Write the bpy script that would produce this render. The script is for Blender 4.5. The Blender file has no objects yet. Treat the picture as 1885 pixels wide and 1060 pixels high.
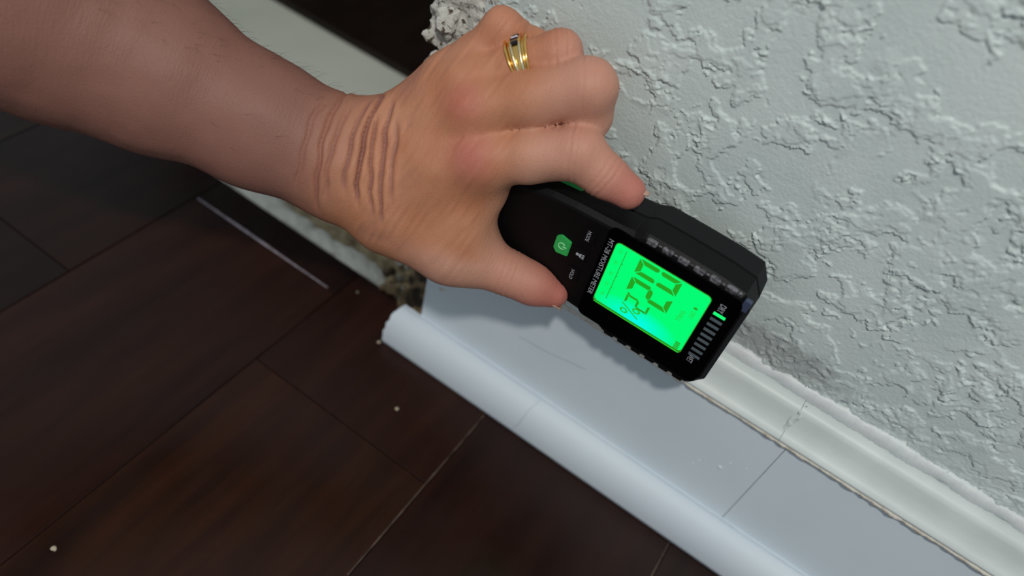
import bpy, bmesh, math, random
import numpy as np
from mathutils import Vector, Matrix

C = bpy.context.scene.collection
# ------------------------------------------------------------------ camera
cam_d = bpy.data.cameras.new('camera'); cam = bpy.data.objects.new('camera', cam_d); C.objects.link(cam)
R0 = Vector((0.81754, 0.54045, 0.19886)); R1 = Vector((0.52241, -0.55072, -0.65099)); R2 = Vector((-0.24231, 0.63610, -0.73257))
m = Matrix((R0, -R1, -R2)).transposed().to_4x4()
m.translation = (0.1776, -0.318, 0.46)
cam.matrix_world = m
cam_d.sensor_width = 36; cam_d.lens = 1400 / 1885 * 36; cam_d.clip_start = 0.01
cam_d.dof.use_dof = True; cam_d.dof.focus_distance = 0.375; cam_d.dof.aperture_fstop = 4.6
bpy.context.scene.camera = cam
# ------------------------------------------------------------------ light
W = bpy.data.worlds.new('room_light'); bpy.context.scene.world = W; W.use_nodes = True
W.node_tree.nodes['Background'].inputs[0].default_value = (0.84, 0.93, 1.0, 1)
W.node_tree.nodes['Background'].inputs[1].default_value = 0.42


def area(name, loc, target, size, power, col):
    d = bpy.data.lights.new(name, 'AREA'); d.shape = 'DISK'; d.size = size; d.energy = power; d.color = col
    o = bpy.data.objects.new(name, d); C.objects.link(o); o.location = loc
    o.rotation_euler = (Vector(target) - Vector(loc)).to_track_quat('-Z', 'Y').to_euler()
    return o


area('room_lamp', (0.33, -0.71, 1.21), (0.10, -0.03, 0.15), 0.06, 8.0, (1.0, 0.95, 0.88))
vs = bpy.context.scene.view_settings
vs.view_transform = 'Standard'; vs.look = 'None'; vs.gamma = 1; vs.exposure = 0; vs.use_curve_mapping = False


# ------------------------------------------------------------------ helpers
def srgb(r, g, b):
    f = lambda c: c / 12.92 if c <= 0.04045 else ((c + 0.055) / 1.055) ** 2.4
    return (f(r / 255), f(g / 255), f(b / 255), 1)


def mat(name, col, rough=0.5, metal=0, col2=None, scale=40, detail=4, bump=0, bscale=300, spec=0.5, emit=None, estr=0, coat=0, stretch=(1, 1, 1), lo=0.35, hi=0.65):
    M = bpy.data.materials.new(name); M.use_nodes = True
    nt = M.node_tree; b = nt.nodes['Principled BSDF']
    b.inputs['Base Color'].default_value = col; b.inputs['Roughness'].default_value = rough; b.inputs['Metallic'].default_value = metal
    b.inputs['Specular IOR Level'].default_value = spec; b.inputs['Coat Weight'].default_value = coat
    if emit: b.inputs['Emission Color'].default_value = emit; b.inputs['Emission Strength'].default_value = estr
    tc = nt.nodes.new('ShaderNodeTexCoord'); mp = nt.nodes.new('ShaderNodeMapping'); mp.inputs['Scale'].default_value = stretch
    nt.links.new(tc.outputs['Object'], mp.inputs['Vector'])
    if col2:
        n = nt.nodes.new('ShaderNodeTexNoise'); n.inputs['Scale'].default_value = scale; n.inputs['Detail'].default_value = detail
        nt.links.new(mp.outputs[0], n.inputs['Vector'])
        r = nt.nodes.new('ShaderNodeValToRGB'); r.color_ramp.elements[0].position = lo; r.color_ramp.elements[1].position = hi
        r.color_ramp.elements[0].color = col; r.color_ramp.elements[1].color = col2
        nt.links.new(n.outputs['Fac'], r.inputs['Fac']); nt.links.new(r.outputs[0], b.inputs['Base Color'])
    if bump:
        n2 = nt.nodes.new('ShaderNodeTexNoise'); n2.inputs['Scale'].default_value = bscale; n2.inputs['Detail'].default_value = 4
        nt.links.new(mp.outputs[0], n2.inputs['Vector'])
        bp = nt.nodes.new('ShaderNodeBump'); bp.inputs['Strength'].default_value = bump; bp.inputs['Distance'].default_value = 0.001
        nt.links.new(n2.outputs['Fac'], bp.inputs['Height']); nt.links.new(bp.outputs[0], b.inputs['Normal'])
    return M


def obj(name, me, m=None, parent=None, smooth=False, label=None, cat=None, kind=None, group=None):
    if isinstance(me, bmesh.types.BMesh):
        b = me; me = bpy.data.meshes.new(name); bmesh.ops.recalc_face_normals(b, faces=b.faces); b.to_mesh(me); b.free()
    o = bpy.data.objects.new(name, me); C.objects.link(o)
    if m and not me.materials: me.materials.append(m)
    if smooth: me.polygons.foreach_set('use_smooth', [smooth != 'quads' or len(q.vertices) == 4 for q in me.polygons])
    if parent: o.parent = parent
    for k, v in (('label', label), ('category', cat), ('kind', kind), ('group', group)):
        if v: o[k] = v
    return o


def box(b, x0, x1, y0, y1, z0, z1, bev=0):
    r = bmesh.ops.create_cube(b, size=1)
    for v in r['verts']:
        v.co = Vector(((x0 + x1) / 2 + v.co.x * (x1 - x0), (y0 + y1) / 2 + v.co.y * (y1 - y0), (z0 + z1) / 2 + v.co.z * (z1 - z0)))
    if bev:
        es = {e for v in r['verts'] for e in v.link_edges}
        bmesh.ops.bevel(b, geom=list(es), offset=bev, segments=1, affect='EDGES')
    return b


def mesh_np(name, v, q):
    me = bpy.data.meshes.new(name)
    v = np.asarray(v, np.float32); q = np.asarray(q, np.int32); k = q.shape[1]
    me.vertices.add(len(v)); me.vertices.foreach_set('co', v.ravel())
    me.loops.add(q.size); me.loops.foreach_set('vertex_index', q.ravel())
    me.polygons.add(len(q)); me.polygons.foreach_set('loop_start', np.arange(len(q), dtype=np.int32) * k)
    me.update(calc_edges=True); me.validate()
    return me


def extrude_x(prof, xs):
    """profile [(y,z)] closed, swept along stations xs (each x may be a function of (y,z))"""
    b = bmesh.new(); rings = []
    for x in xs:
        rings.append([b.verts.new(((x(y, z) if callable(x) else x), y, z)) for y, z in prof])
    n = len(prof)
    for a, c in zip(rings, rings[1:]):
        for i in range(n): b.faces.new((a[i], a[(i + 1) % n], c[(i + 1) % n], c[i]))
    for f in (b.faces.new(rings[0]), b.faces.new(list(reversed(rings[-1])))):
        for e in f.edges: e.smooth = False
    return b


rng = np.random.default_rng(7)
_T = rng.random((64, 64, 64)).astype(np.float32)


def vnoise(p, f, seed=0):
    """value noise on (...,3) array -> -1..1"""
    q = np.asarray(p, np.float32) * f + seed * 7.31 + 100
    i = np.floor(q).astype(np.int32); t = q - i; t = t * t * t * (t * (t * 6 - 15) + 10)
    a, b, c = i[..., 0], i[..., 1], i[..., 2]; u, v, w = t[..., 0], t[..., 1], t[..., 2]
    g = lambda x, y, z: _T[(a + x) & 63, (b + y) & 63, (c + z) & 63]
    x00 = g(0, 0, 0) * (1 - u) + g(1, 0, 0) * u; x10 = g(0, 1, 0) * (1 - u) + g(1, 1, 0) * u
    x01 = g(0, 0, 1) * (1 - u) + g(1, 0, 1) * u; x11 = g(0, 1, 1) * (1 - u) + g(1, 1, 1) * u
    y0 = x00 * (1 - v) + x10 * v; y1 = x01 * (1 - v) + x11 * v
    return (y0 * (1 - w) + y1 * w) * 2 - 1


def fbm(p, f, o=3, seed=0):
    s = 0; a = 1; tot = 0
    for k in range(o): s = s + a * vnoise(p, f * 2 ** k, seed + k); tot += a; a *= .5
    return s / tot


sstep = lambda a, b, x: (lambda t: t * t * (3 - 2 * t))(np.clip((x - a) / (b - a), 0, 1))


def surface_nets(D, org, h):
    """naive surface nets: D 3-D field, negative inside -> verts, quads"""
    s = D < 0; nx, ny, nz = D.shape
    cs = np.zeros((nx - 1, ny - 1, nz - 1), np.int8)
    for dx in (0, 1):
        for dy in (0, 1):
            for dz in (0, 1): cs += s[dx:nx - 1 + dx, dy:ny - 1 + dy, dz:nz - 1 + dz]
    act = np.argwhere((cs > 0) & (cs < 8))
    idx = -np.ones(cs.shape, np.int32); idx[tuple(act.T)] = np.arange(len(act))
    P = np.zeros((len(act), 3)); N = np.zeros(len(act))
    cor = [(a, b, c) for a in (0, 1) for b in (0, 1) for c in (0, 1)]
    for A in cor:
        for ax in range(3):
            if A[ax]: continue
            Bc = list(A); Bc[ax] = 1
            da = D[tuple((act + A).T)]; db = D[tuple((act + Bc).T)]
            cr = (da < 0) != (db < 0); t = np.where(cr, da / np.where(cr, da - db, 1), 0)
            pt = np.array(A, float)[None] + np.zeros((len(act), 1)); pt[:, ax] += t
            P += pt * cr[:, None]; N += cr
    V = (act + P / N[:, None]) * h + org
    Q = []
    for ax in range(3):
        o1, o2 = [a for a in range(3) if a != ax]
        lo = [slice(1, -1)] * 3; lo[ax] = slice(0, -1); hi = list(lo); hi[ax] = slice(1, None)
        sa = s[tuple(lo)]; sb = s[tuple(hi)]
        e = np.argwhere(sa != sb); off = np.array([1, 1, 1]); off[ax] = 0; e = e + off
        fl = s[tuple(e.T)]
        def g(d1, d2):
            k = e.copy(); k[:, o1] -= d1; k[:, o2] -= d2; return idx[tuple(k.T)]
        q = np.stack([g(1, 1), g(0, 1), g(0, 0), g(1, 0)], 1)
        if ax == 1: fl = ~fl
        q[~fl] = q[~fl][:, ::-1]
        Q.append(q)
    return V, np.concatenate(Q)


# ------------------------------------------------------------------ materials
M_paint = mat('white_trim_paint', (0.68, 0.775, 0.84, 1), 0.42, col2=(0.72, 0.81, 0.87, 1), scale=14, bump=0.12, bscale=60)
M_shoe = mat('shoe_paint', (0.60, 0.675, 0.75, 1), 0.58, col2=(0.63, 0.71, 0.76, 1), scale=10, bump=0.1, bscale=60)
M_cap = mat('cap_paint', (0.56, 0.62, 0.61, 1), 0.45, col2=(0.62, 0.68, 0.67, 1), scale=30, bump=0.2, bscale=120)
M_caulk = mat('old_caulk', (0.70, 0.67, 0.58, 1), 0.6, col2=(0.45, 0.38, 0.29, 1), scale=160, lo=0.5, hi=0.75, bump=0.4, bscale=500)
M_white = mat('fresh_caulk', (0.64, 0.70, 0.70, 1), 0.5, col2=(0.62, 0.65, 0.66, 1), scale=60, bump=0.3, bscale=250)
M_wall = mat('painted_plaster', (0.54, 0.625, 0.615, 1), 0.55, col2=(0.60, 0.68, 0.67, 1), scale=25, bump=0.25, bscale=700)
M_slab = mat('bare_concrete', (0.47, 0.49, 0.41, 1), 0.85, col2=(0.55, 0.56, 0.48, 1), scale=9, bump=0.5, bscale=150)
M_brok = mat('broken_plaster', (0.55, 0.55, 0.50, 1), 0.9, col2=(0.07, 0.05, 0.035, 1), scale=300, detail=6, lo=0.56, hi=0.66, bump=0.8, bscale=600)
M_rot = mat('rotten_gypsum', (0.27, 0.19, 0.10, 1), 0.9, col2=(0.03, 0.02, 0.013, 1), scale=110, detail=6, lo=0.38, hi=0.62, bump=0.8, bscale=500)
M_putty = mat('plaster_residue', (0.80, 0.79, 0.70, 1), 0.7, col2=(0.46, 0.42, 0.32, 1), scale=60, lo=0.52, hi=0.78, bump=0.6, bscale=300)
M_tan = mat('tan_gypsum', (0.40, 0.31, 0.18, 1), 0.9, col2=(0.18, 0.12, 0.06, 1), scale=150, detail=5, bump=0.7, bscale=500)
M_crumb = mat('crumb_plaster', (0.55, 0.48, 0.36, 1), 0.8, col2=(0.40, 0.33, 0.24, 1), scale=600)
M_chip = mat('chipped_core', (0.55, 0.48, 0.54, 1), 0.7, col2=(0.34, 0.29, 0.31, 1), scale=300)


def wood(name, c1, c2, ox):
    M = mat(name, c1, 0.27, col2=c2, scale=9, detail=8, stretch=(6, 0.7, 1), lo=0.3, hi=0.75, spec=0.22)
    nt = M.node_tree; b = nt.nodes['Principled BSDF']
    for n in nt.nodes:
        if n.type == 'MAPPING': n.inputs['Location'].default_value = (ox, ox * 2.3, 0)
    tc = nt.nodes.new('ShaderNodeTexCoord'); n = nt.nodes.new('ShaderNodeTexNoise'); n.inputs['Scale'].default_value = 22; n.inputs['Detail'].default_value = 6
    mr = nt.nodes.new('ShaderNodeMapRange'); mr.inputs[1].default_value = 0.3; mr.inputs[2].default_value = 0.7; mr.inputs[3].default_value = 0.2; mr.inputs[4].default_value = 0.36
    nt.links.new(tc.outputs['Object'], n.inputs['Vector']); nt.links.new(n.outputs['Fac'], mr.inputs[0]); nt.links.new(mr.outputs[0], b.inputs['Roughness'])
    return M


M_wood = [wood('dark_wood_%d' % i, a, c, i * 3.7) for i, (a, c) in enumerate([((0.012, 0.0045, 0.0032, 1), (0.024, 0.008, 0.005, 1)), ((0.015, 0.005, 0.003, 1), (0.032, 0.011, 0.006, 1)), ((0.010, 0.0042, 0.0034, 1), (0.019, 0.007, 0.005, 1))])]
M_wood.append(wood('warm_wood', (0.014, 0.0056, 0.0036, 1), (0.040, 0.0135, 0.0062, 1), 9.1)); M_wood.append(wood('far_wood', (0.008, 0.0045, 0.003, 1), (0.014, 0.008, 0.005, 1), 5.3))
M_black = mat('black_plastic', (0.002, 0.002, 0.0024, 1), 0.5, spec=0.2, bump=0.15, bscale=2500)
M_side = mat('dark_grey_rubber', (0.0075, 0.008, 0.009, 1), 0.65, spec=0.2, bump=0.2, bscale=1800)
M_gloss = mat('gloss_face', (0.001, 0.001, 0.0013, 1), 0.12, spec=0.08)
M_rib = mat('grey_rib_sheen', (0.16, 0.16, 0.18, 1), 0.35, col2=(0.03, 0.03, 0.035, 1), scale=500, lo=0.4, hi=0.6, bump=0.5, bscale=1500)  # raised tone carries the specular sheen of the upper ribs
M_ink = mat('grey_ink', (0.42, 0.44, 0.48, 1), 0.6)
M_bar = mat('grey_window', (0.10, 0.13, 0.15, 1), 0.4)
M_green = mat('green_rubber', (0.03, 0.42, 0.09, 1), 0.45)
M_icon = mat('pale_green_ink', (0.35, 0.8, 0.42, 1), 0.5)
M_lit = mat('lit_green', (0.0, 0.2, 0.05, 1), 0.4, emit=(0.01, 1.0, 0.18, 1), estr=0.95)
M_seg = mat('lcd_segment', (0.0, 0.05, 0.0, 1), 0.5, emit=(0.02, 0.42, 0.015, 1), estr=0.8)
M_segfaint = mat('lcd_faint', (0.0, 0.05, 0.0, 1), 0.5, emit=(0.02, 0.62, 0.03, 1), estr=0.85)
M_rim = mat('lcd_rim', (0.0, 0.1, 0.0, 1), 0.4, emit=(0.03, 0.24, 0.012, 1), estr=0.8)
M_gold = mat('gold', (0.86, 0.55, 0.17, 1), 0.18, 1)
M_wgold = mat('pale_gold', (0.86, 0.72, 0.46, 1), 0.22, 1, bump=0.2, bscale=1200)
M_stone = mat('dark_blue_stone', (0.006, 0.008, 0.02, 1), 0.06, spec=0.8)
M_diam = mat('clear_stone', (0.8, 0.85, 0.9, 1), 0.05, 0.6)
M_nail = mat('nail', (0.46, 0.29, 0.22, 1), 0.35)
M_hair = mat('dark_hair', (0.025, 0.016, 0.011, 1), 0.6)

# lcd: backlight with the white led showing through near the lower edge
M_lcd = mat('lcd_backlight', (0.0, 0.05, 0.02, 1), 0.25, emit=(0, 1, .2, 1), estr=0.95)
nt = M_lcd.node_tree; bs = nt.nodes['Principled BSDF']
tc = nt.nodes.new('ShaderNodeTexCoord'); mp = nt.nodes.new('ShaderNodeMapping'); mp.vector_type = 'POINT'
mp.inputs['Location'].default_value = (-0.1445, 0.0515, -0.1835)
gr = nt.nodes.new('ShaderNodeVectorMath'); gr.operation = 'ADD'
sc = nt.nodes.new('ShaderNodeVectorMath'); sc.operation = 'MULTIPLY'; sc.inputs[1].default_value = (42, 0, 88)
ln = nt.nodes.new('ShaderNodeVectorMath'); ln.operation = 'LENGTH'
rp = nt.nodes.new('ShaderNodeValToRGB')
rp.color_ramp.elements[0].position = 0.0; rp.color_ramp.elements[0].color = (0.0, 1.0, 0.88, 1)
rp.color_ramp.elements[1].position = 1.0; rp.color_ramp.elements[1].color = (0.0, 1.0, 0.175, 1)
e = rp.color_ramp.elements.new(0.35); e.color = (0, 1.0, 0.62, 1)
nt.links.new(tc.outputs['Object'], mp.inputs[0]); nt.links.new(mp.outputs[0], sc.inputs[0]); nt.links.new(sc.outputs[0], ln.inputs[0])
nt.links.new(ln.outputs['Value'], rp.inputs[0]); nt.links.new(rp.outputs[0], bs.inputs['Emission Color'])

# ------------------------------------------------------------------ floor: slab with dark planks
floor = obj('floor', box(bmesh.new(), -2.2, 1.6, -1.6, 2.2, -0.12, -0.009), M_slab, kind='structure')
pw = 0.1515; x00 = 0.078
random.seed(3)


def plank(x0, x1, y0, y1, k):
    g = 0.00025
    return obj('floor_plank', box(bmesh.new(), x0 + g, x1 - g, y0 + g, y1 - g, -0.009, random.uniform(-0.0002, 0.0002), 0.0006), M_wood[k % 3 if k < 90 else k - 90], floor)


joints_at = {0: -0.102, -1: -0.0205, -2: -0.1335, 1: -0.62, 2: -0.35}
chipped = None
for c in range(-11, 11):
    x1 = x00 + c * pw; x0 = x1 - pw
    j = joints_at.get(c, -0.2 - 0.37 * ((c * 0.618) % 1))
    e = 0.0085 if x0 < 0 else 0.0085
    a = plank(x0, x1, j, e, c * 2 + 1)
    b2 = plank(x0, x1, max(-1.6, j - 1.22), j, 93 if c == 0 else c * 2)
    if j - 1.22 > -1.55: plank(x0, x1, -1.6, j - 1.22, c + 2)
    # the room beyond the opening
    if x0 < 1.3:
        jj = 0.7 + 0.9 * ((c * 0.41) % 1)
        plank(x0, x1, 0.258, jj, 94); plank(x0, x1, jj, 2.2, 94)
# thin lighter strips along two seams
M_pale = mat('pale_arris', (0.13, 0.085, 0.065, 1), 0.6, col2=(0.05, 0.03, 0.022, 1), scale=90, lo=.4, hi=.65)
for xs_, ya, yb in ((0.0776, -0.178, -0.034), (0.2290, -0.30, -0.033)):
    b = bmesh.new(); n = 24; P = []
    for i in range(n + 1):
        y = ya + (yb - ya) * i / n; w = 0.00025 + 0.00035 * random.random()
        P.append((b.verts.new((xs_ - w, y, .0002)), b.verts.new((xs_, y, .0006)), b.verts.new((xs_ + w, y, .0002))))
    for p, q in zip(P, P[1:]):
        b.faces.new((p[0], q[0], q[1], p[1])); b.faces.new((p[1], q[1], q[2], p[2]))
    obj('pale_edge', b, M_pale, floor)
# pale chipped edge along the short end piece
b = bmesh.new(); n = 26; rs = [[], []]
for i in range(n + 1):
    t = i / n; x = -0.222 + t * 0.140; w = 0.0004 + 0.0011 * math.sin(math.pi * min(1, t * 1.15 + .05)) * (0.7 + 0.5 * random.random())
    rs[0].append((b.verts.new((x, -0.0205 - w * .5, 0.0001)), b.verts.new((x, -0.0205, 0.0012)), b.verts.new((x, -0.0205 + w, 0.0003))))
for p, q in zip(rs[0], rs[0][1:]):
    b.faces.new((p[0], q[0], q[1], p[1])); b.faces.new((p[1], q[1], q[2], p[2])); b.faces.new((p[2], q[2], q[0], p[0]))
b.faces.new(rs[0][0]); b.faces.new(rs[0][-1][::-1])
obj('chipped_edge', b, M_chip, floor, label='pale chipped plank edge')


def lump(name, org, dims, h, fn, m, parent=None, **kw):
    xs = [np.arange(int(math.ceil(d / h)) + 1) * h + o for d, o in zip(dims, org)]
    G = np.stack(np.meshgrid(*xs, indexing='ij'), -1)
    V, Q = surface_nets(fn(G).astype(np.float32), np.array(org), h)
    return obj(name, mesh_np(name, V, Q), m, parent, True, **kw)


def ridge(G):
    x, y, z = G[..., 0], G[..., 1], G[..., 2]
    w = 0.0080 + 0.0035 * fbm(G, 30, 3, 2); cy = 0.0165 + 0.003 * fbm(G * [1, 0, 0], 14, 2, 5)
    d = np.sqrt(((y - cy) / 1.6) ** 2 + ((z + 0.008) * 1.0) ** 2) - w
    return np.maximum(d + 0.0012 * fbm(G, 160, 3, 9), np.maximum(x + 0.036, -0.30 - x))


lump('plaster_ridge', (-0.305, -0.002, -0.014), (0.28, 0.04, 0.024), 0.0014, ridge, M_putty, floor, label='pale ridge of plaster left along the cut plank edge')


def grit(G):
    x, y, z = G[..., 0], G[..., 1], G[..., 2]
    hgt = 0.004 * sstep(-0.22, -0.05, x) * sstep(0.012, 0.03, y) * sstep(0.11, 0.06, y)
    return (z + 0.009) - hgt - 0.004 * fbm(G, 110, 4, 12) * sstep(-.25, -.04, x)


gr_o = lump('gypsum_grit', (-0.24, 0.012, -0.016), (0.24, 0.09, 0.024), 0.0022, lambda G: np.maximum(grit(G), -(G[..., 2] + 0.0135)), mat('tan_grit', (0.42, 0.34, 0.20, 1), 0.9, col2=(0.15, 0.10, 0.05, 1), scale=90, detail=6, lo=0.45, hi=0.75, bump=0.8, bscale=400), floor, kind='stuff')

# ------------------------------------------------------------------ wall
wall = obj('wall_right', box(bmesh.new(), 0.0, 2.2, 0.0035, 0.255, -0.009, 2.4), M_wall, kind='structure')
obj('wall_back_unseen', box(bmesh.new(), -2.2, 1.6, 1.25, 1.35, -0.009, 2.4), mat('dark_unlit_wall', (0.022, 0.016, 0.011, 1), 0.7, col2=(0.012, 0.009, 0.007, 1), scale=3), kind='structure')  # unseen wall added dark so the floor reflects an unlit room
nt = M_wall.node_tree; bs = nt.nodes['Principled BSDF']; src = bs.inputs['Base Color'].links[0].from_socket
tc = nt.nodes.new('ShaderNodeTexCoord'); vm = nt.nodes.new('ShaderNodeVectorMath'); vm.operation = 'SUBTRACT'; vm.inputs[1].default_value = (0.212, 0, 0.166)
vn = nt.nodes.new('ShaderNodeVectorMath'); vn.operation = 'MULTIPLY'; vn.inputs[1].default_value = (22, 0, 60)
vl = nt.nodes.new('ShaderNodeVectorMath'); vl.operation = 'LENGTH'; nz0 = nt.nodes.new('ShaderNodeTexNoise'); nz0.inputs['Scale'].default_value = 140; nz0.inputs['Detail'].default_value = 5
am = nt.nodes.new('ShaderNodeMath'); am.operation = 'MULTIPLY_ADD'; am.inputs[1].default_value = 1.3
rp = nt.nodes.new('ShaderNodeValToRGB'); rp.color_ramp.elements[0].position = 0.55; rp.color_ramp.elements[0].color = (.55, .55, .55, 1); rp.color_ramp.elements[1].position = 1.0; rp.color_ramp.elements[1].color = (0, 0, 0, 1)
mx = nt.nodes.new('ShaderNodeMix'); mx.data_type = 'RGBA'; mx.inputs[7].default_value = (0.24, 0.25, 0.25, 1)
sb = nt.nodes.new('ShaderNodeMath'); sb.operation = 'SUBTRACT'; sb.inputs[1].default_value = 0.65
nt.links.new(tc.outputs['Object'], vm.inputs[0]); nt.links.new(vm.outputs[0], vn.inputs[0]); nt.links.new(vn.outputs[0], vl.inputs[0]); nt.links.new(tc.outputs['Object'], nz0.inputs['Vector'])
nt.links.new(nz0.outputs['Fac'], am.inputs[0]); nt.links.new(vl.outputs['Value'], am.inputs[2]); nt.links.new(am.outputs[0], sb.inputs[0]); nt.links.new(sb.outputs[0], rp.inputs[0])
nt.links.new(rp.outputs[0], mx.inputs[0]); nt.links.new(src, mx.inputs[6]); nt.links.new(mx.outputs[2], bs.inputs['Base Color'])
hs = 0.0006
X = np.arange(-0.002, 0.56, hs); Z = np.arange(0.10, 0.52, hs)
GX, GZ = np.meshgrid(X, Z, indexing='ij'); G = np.stack([GX, GZ, GX * 0 + .3], -1)
Wp = np.stack([fbm(G, 110, 4, 21), fbm(G, 110, 4, 27), GX * 0], -1) * 0.011
Gw = G + Wp
n1 = fbm(Gw, 66, 3, 1); n2 = fbm(Gw, 150, 3, 4); n3 = fbm(G + Wp * .5, 420, 3, 8); msk = sstep(-0.05, 0.22, fbm(G, 40, 2, 14))
hgt = 0.42 * sstep(0.02, 0.045, n1) + 0.28 * sstep(0.26, 0.285, n1) + (0.40 * sstep(0.10, 0.14, n2) + 0.22 * n3 * sstep(-.1, .2, n2)) * msk
brk = sstep(-.12, .25, vnoise(G, 150, 40))
lip = np.exp(-((n1 - 0.07) / 0.022) ** 2) * 0.42 * brk + np.exp(-((n2 - 0.16) / 0.045) ** 2) * 0.25 * msk * brk
crk = np.exp(-((n1 - 0.005) / 0.012) ** 2) * 0.45 * sstep(0, .3, vnoise(G, 90, 44))
hgt = hgt + lip - crk + 0.06 * fbm(G, 650, 2, 3)
near = sstep(0.185, 0.155, GZ)  # dabbed rougher just above the trim
hgt = hgt * (1 - .3 * near) + near * (0.5 * n3 + .35 * n2)
hgt = hgt * 0.00150
V = np.stack([GX, -hgt, GZ], -1).reshape(-1, 3)
nx, nz = GX.shape; I = np.arange(nx * nz).reshape(nx, nz)
Q = np.stack([I[:-1, :-1], I[1:, :-1], I[1:, 1:], I[:-1, 1:]], -1).reshape(-1, 4)
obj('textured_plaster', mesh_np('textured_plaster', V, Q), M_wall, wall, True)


def brokenf(G):
    x, y, z = G[..., 0], G[..., 1], G[..., 2]
    edge = -0.030 + 0.010 * fbm(G * [0, 0, 1], 55, 3, 31) + 0.016 * sstep(.235, .215, z) - 0.006 * sstep(0.236, 0.244, z) * sstep(.256, .248, z)
    d = np.maximum(np.maximum(edge - x, x - 0.004), np.maximum(-0.0005 - y, y - 0.012))
    return (d + 0.0045 * fbm(G, 85, 4, 33)).clip(-1, 1)


lump('broken_plaster_edge', (-0.05, -0.006, 0.095), (0.058, 0.026, 0.30), 0.0011, lambda G: np.maximum(brokenf(G), np.maximum(.098 - G[..., 2], G[..., 2] - .39)), M_brok, wall, label='crumbling pale plaster edge where the wall was cut')


def rotf(G):
    x, y, z = G[..., 0], G[..., 1], G[..., 2]
    d = np.maximum(np.maximum(-0.027 - x + .12 * z, x - 0.002), np.maximum(np.maximum(-0.004 - y, y - 0.09), np.maximum(-0.008 - z, z - 0.10)))
    c = np.abs(vnoise(G, 75, 44)) * .008 + np.abs(vnoise(G, 190, 47)) * .004
    return d + c - .004 + .006 * fbm(G, 40, 2, 43)


lump('crumbled_gypsum', (-0.055, -0.016, -0.012), (0.062, 0.12, 0.13), 0.0018, rotf, M_rot, wall, label='brown rotten gypsum at the foot of the cut wall')
random.seed(11)
for i in range(30):
    b = bmesh.new(); bmesh.ops.create_icosphere(b, subdivisions=2, radius=1)
    r = random.uniform(0.003, 0.0075)
    for v in b.verts:
        p = np.array(v.co)[None] + i * 3
        v.co *= r * (1 + 0.7 * float(fbm(p, 1.4, 2, i)[0])); v.co.z *= 0.75
    o = obj('plaster_chunk', b, [M_rot, M_tan, M_rot, M_brok][i % 4] if i < 25 else M_brok, wall)
    o.location = (random.uniform(-0.062, -0.016), random.uniform(0.008, 0.05), random.uniform(-.002, 0.005)) if i < 25 else (random.uniform(-0.035, -0.022), random.uniform(-0.001, 0.006), random.uniform(0.222, 0.262))
    o.rotation_euler = (random.random() * 6, random.random() * 6, 0)

# ------------------------------------------------------------------ baseboard
base = bpy.data.objects.new('baseboard_right', None); C.objects.link(base); base['kind'] = 'structure'
yf = -0.014; sx = 0.2469; xe = 2.2
prof = [(yf, 0.0), (yf, 0.1255), (yf + .0008, 0.127), (0.003, 0.127), (0.003, 0.0)]
le = lambda y, z: 0.0000 - 0.0 * z + (0.0012 if z < .05 else -.0005)
obj('board', extrude_x(prof, [le, sx - 0.0002]), M_paint, base)
obj('board', extrude_x(prof, [sx + 0.0002, xe]), M_paint, base)
sh = [(yf, 0.0)] + [(-0.0321 + 0.0006 * 0, 0.0004)] + [(-0.0321, 0.003)]
for i in range(1, 11):
    a = i / 10 * math.pi / 2
    sh.append((yf - 0.0181 * math.cos(a) ** 0.85, 0.003 + 0.0272 * math.sin(a) ** 0.95))
s1 = 0.1062
shl = lambda y, z: -0.0150 - 0.0035 * ((y - yf) / -0.018) + 0.0006 * math.sin(z * 900)
crk = lambda s: (lambda y, z: s1 + s + 0.0016 * math.sin((z - y) * 160) + (y - yf) * 0.28)
obj('shoe_molding', extrude_x(sh, [shl, crk(-.0001)]), M_shoe, base, 'quads')
obj('shoe_molding', extrude_x(sh, [crk(.0001), xe]), M_shoe, base, 'quads')
cp = [(0.003, 0.1255), (-0.0165, 0.1255), (-0.0178, 0.1268), (-0.0176, 0.1285), (-0.0150, 0.1300), (-0.0125, 0.1335), (-0.0106, 0.1385), (-0.0096, 0.1435), (-0.0085, 0.1465), (-0.0062, 0.1480), (0.003, 0.1500)]
cs_ = 0.2400
obj('cap_molding', extrude_x(cp, [0.0, cs_ - .0001]), M_cap, base, 'quads')
obj('cap_molding', extrude_x(cp, [cs_ + .0001, xe]), M_cap, base, 'quads')


def bead(name, y, z, r, x0, x1, m, amp, f, flat=1.0, seed=0, fy=1.0):
    n = int((x1 - x0) / 0.0022); k = 8; V = []; Q = []
    xs = np.linspace(x0, x1, n); p = np.stack([xs, xs * 0, xs * 0], -1)
    dr = 1 + amp * fbm(p, f, 3, seed); dy = amp * r * .6 * fbm(p, f * .6, 2, seed + 3)
    for i in range(n):
        for j in range(k):
            a = 2 * math.pi * j / k; jr = dr[i] * (1 + .25 * amp * math.sin(i * 1.7 + j * 2.1))
            V.append((xs[i], y + r * fy * jr * math.cos(a), z + dy[i] + r * flat * jr * math.sin(a)))
    I = np.arange(n * k).reshape(n, k); J2 = np.roll(I, -1, 1)
    Q = np.stack([I[:-1], J2[:-1], J2[1:], I[1:]], -1).reshape(-1, 4)
    return obj(name, mesh_np(name, V, Q), m, base, True)


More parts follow.
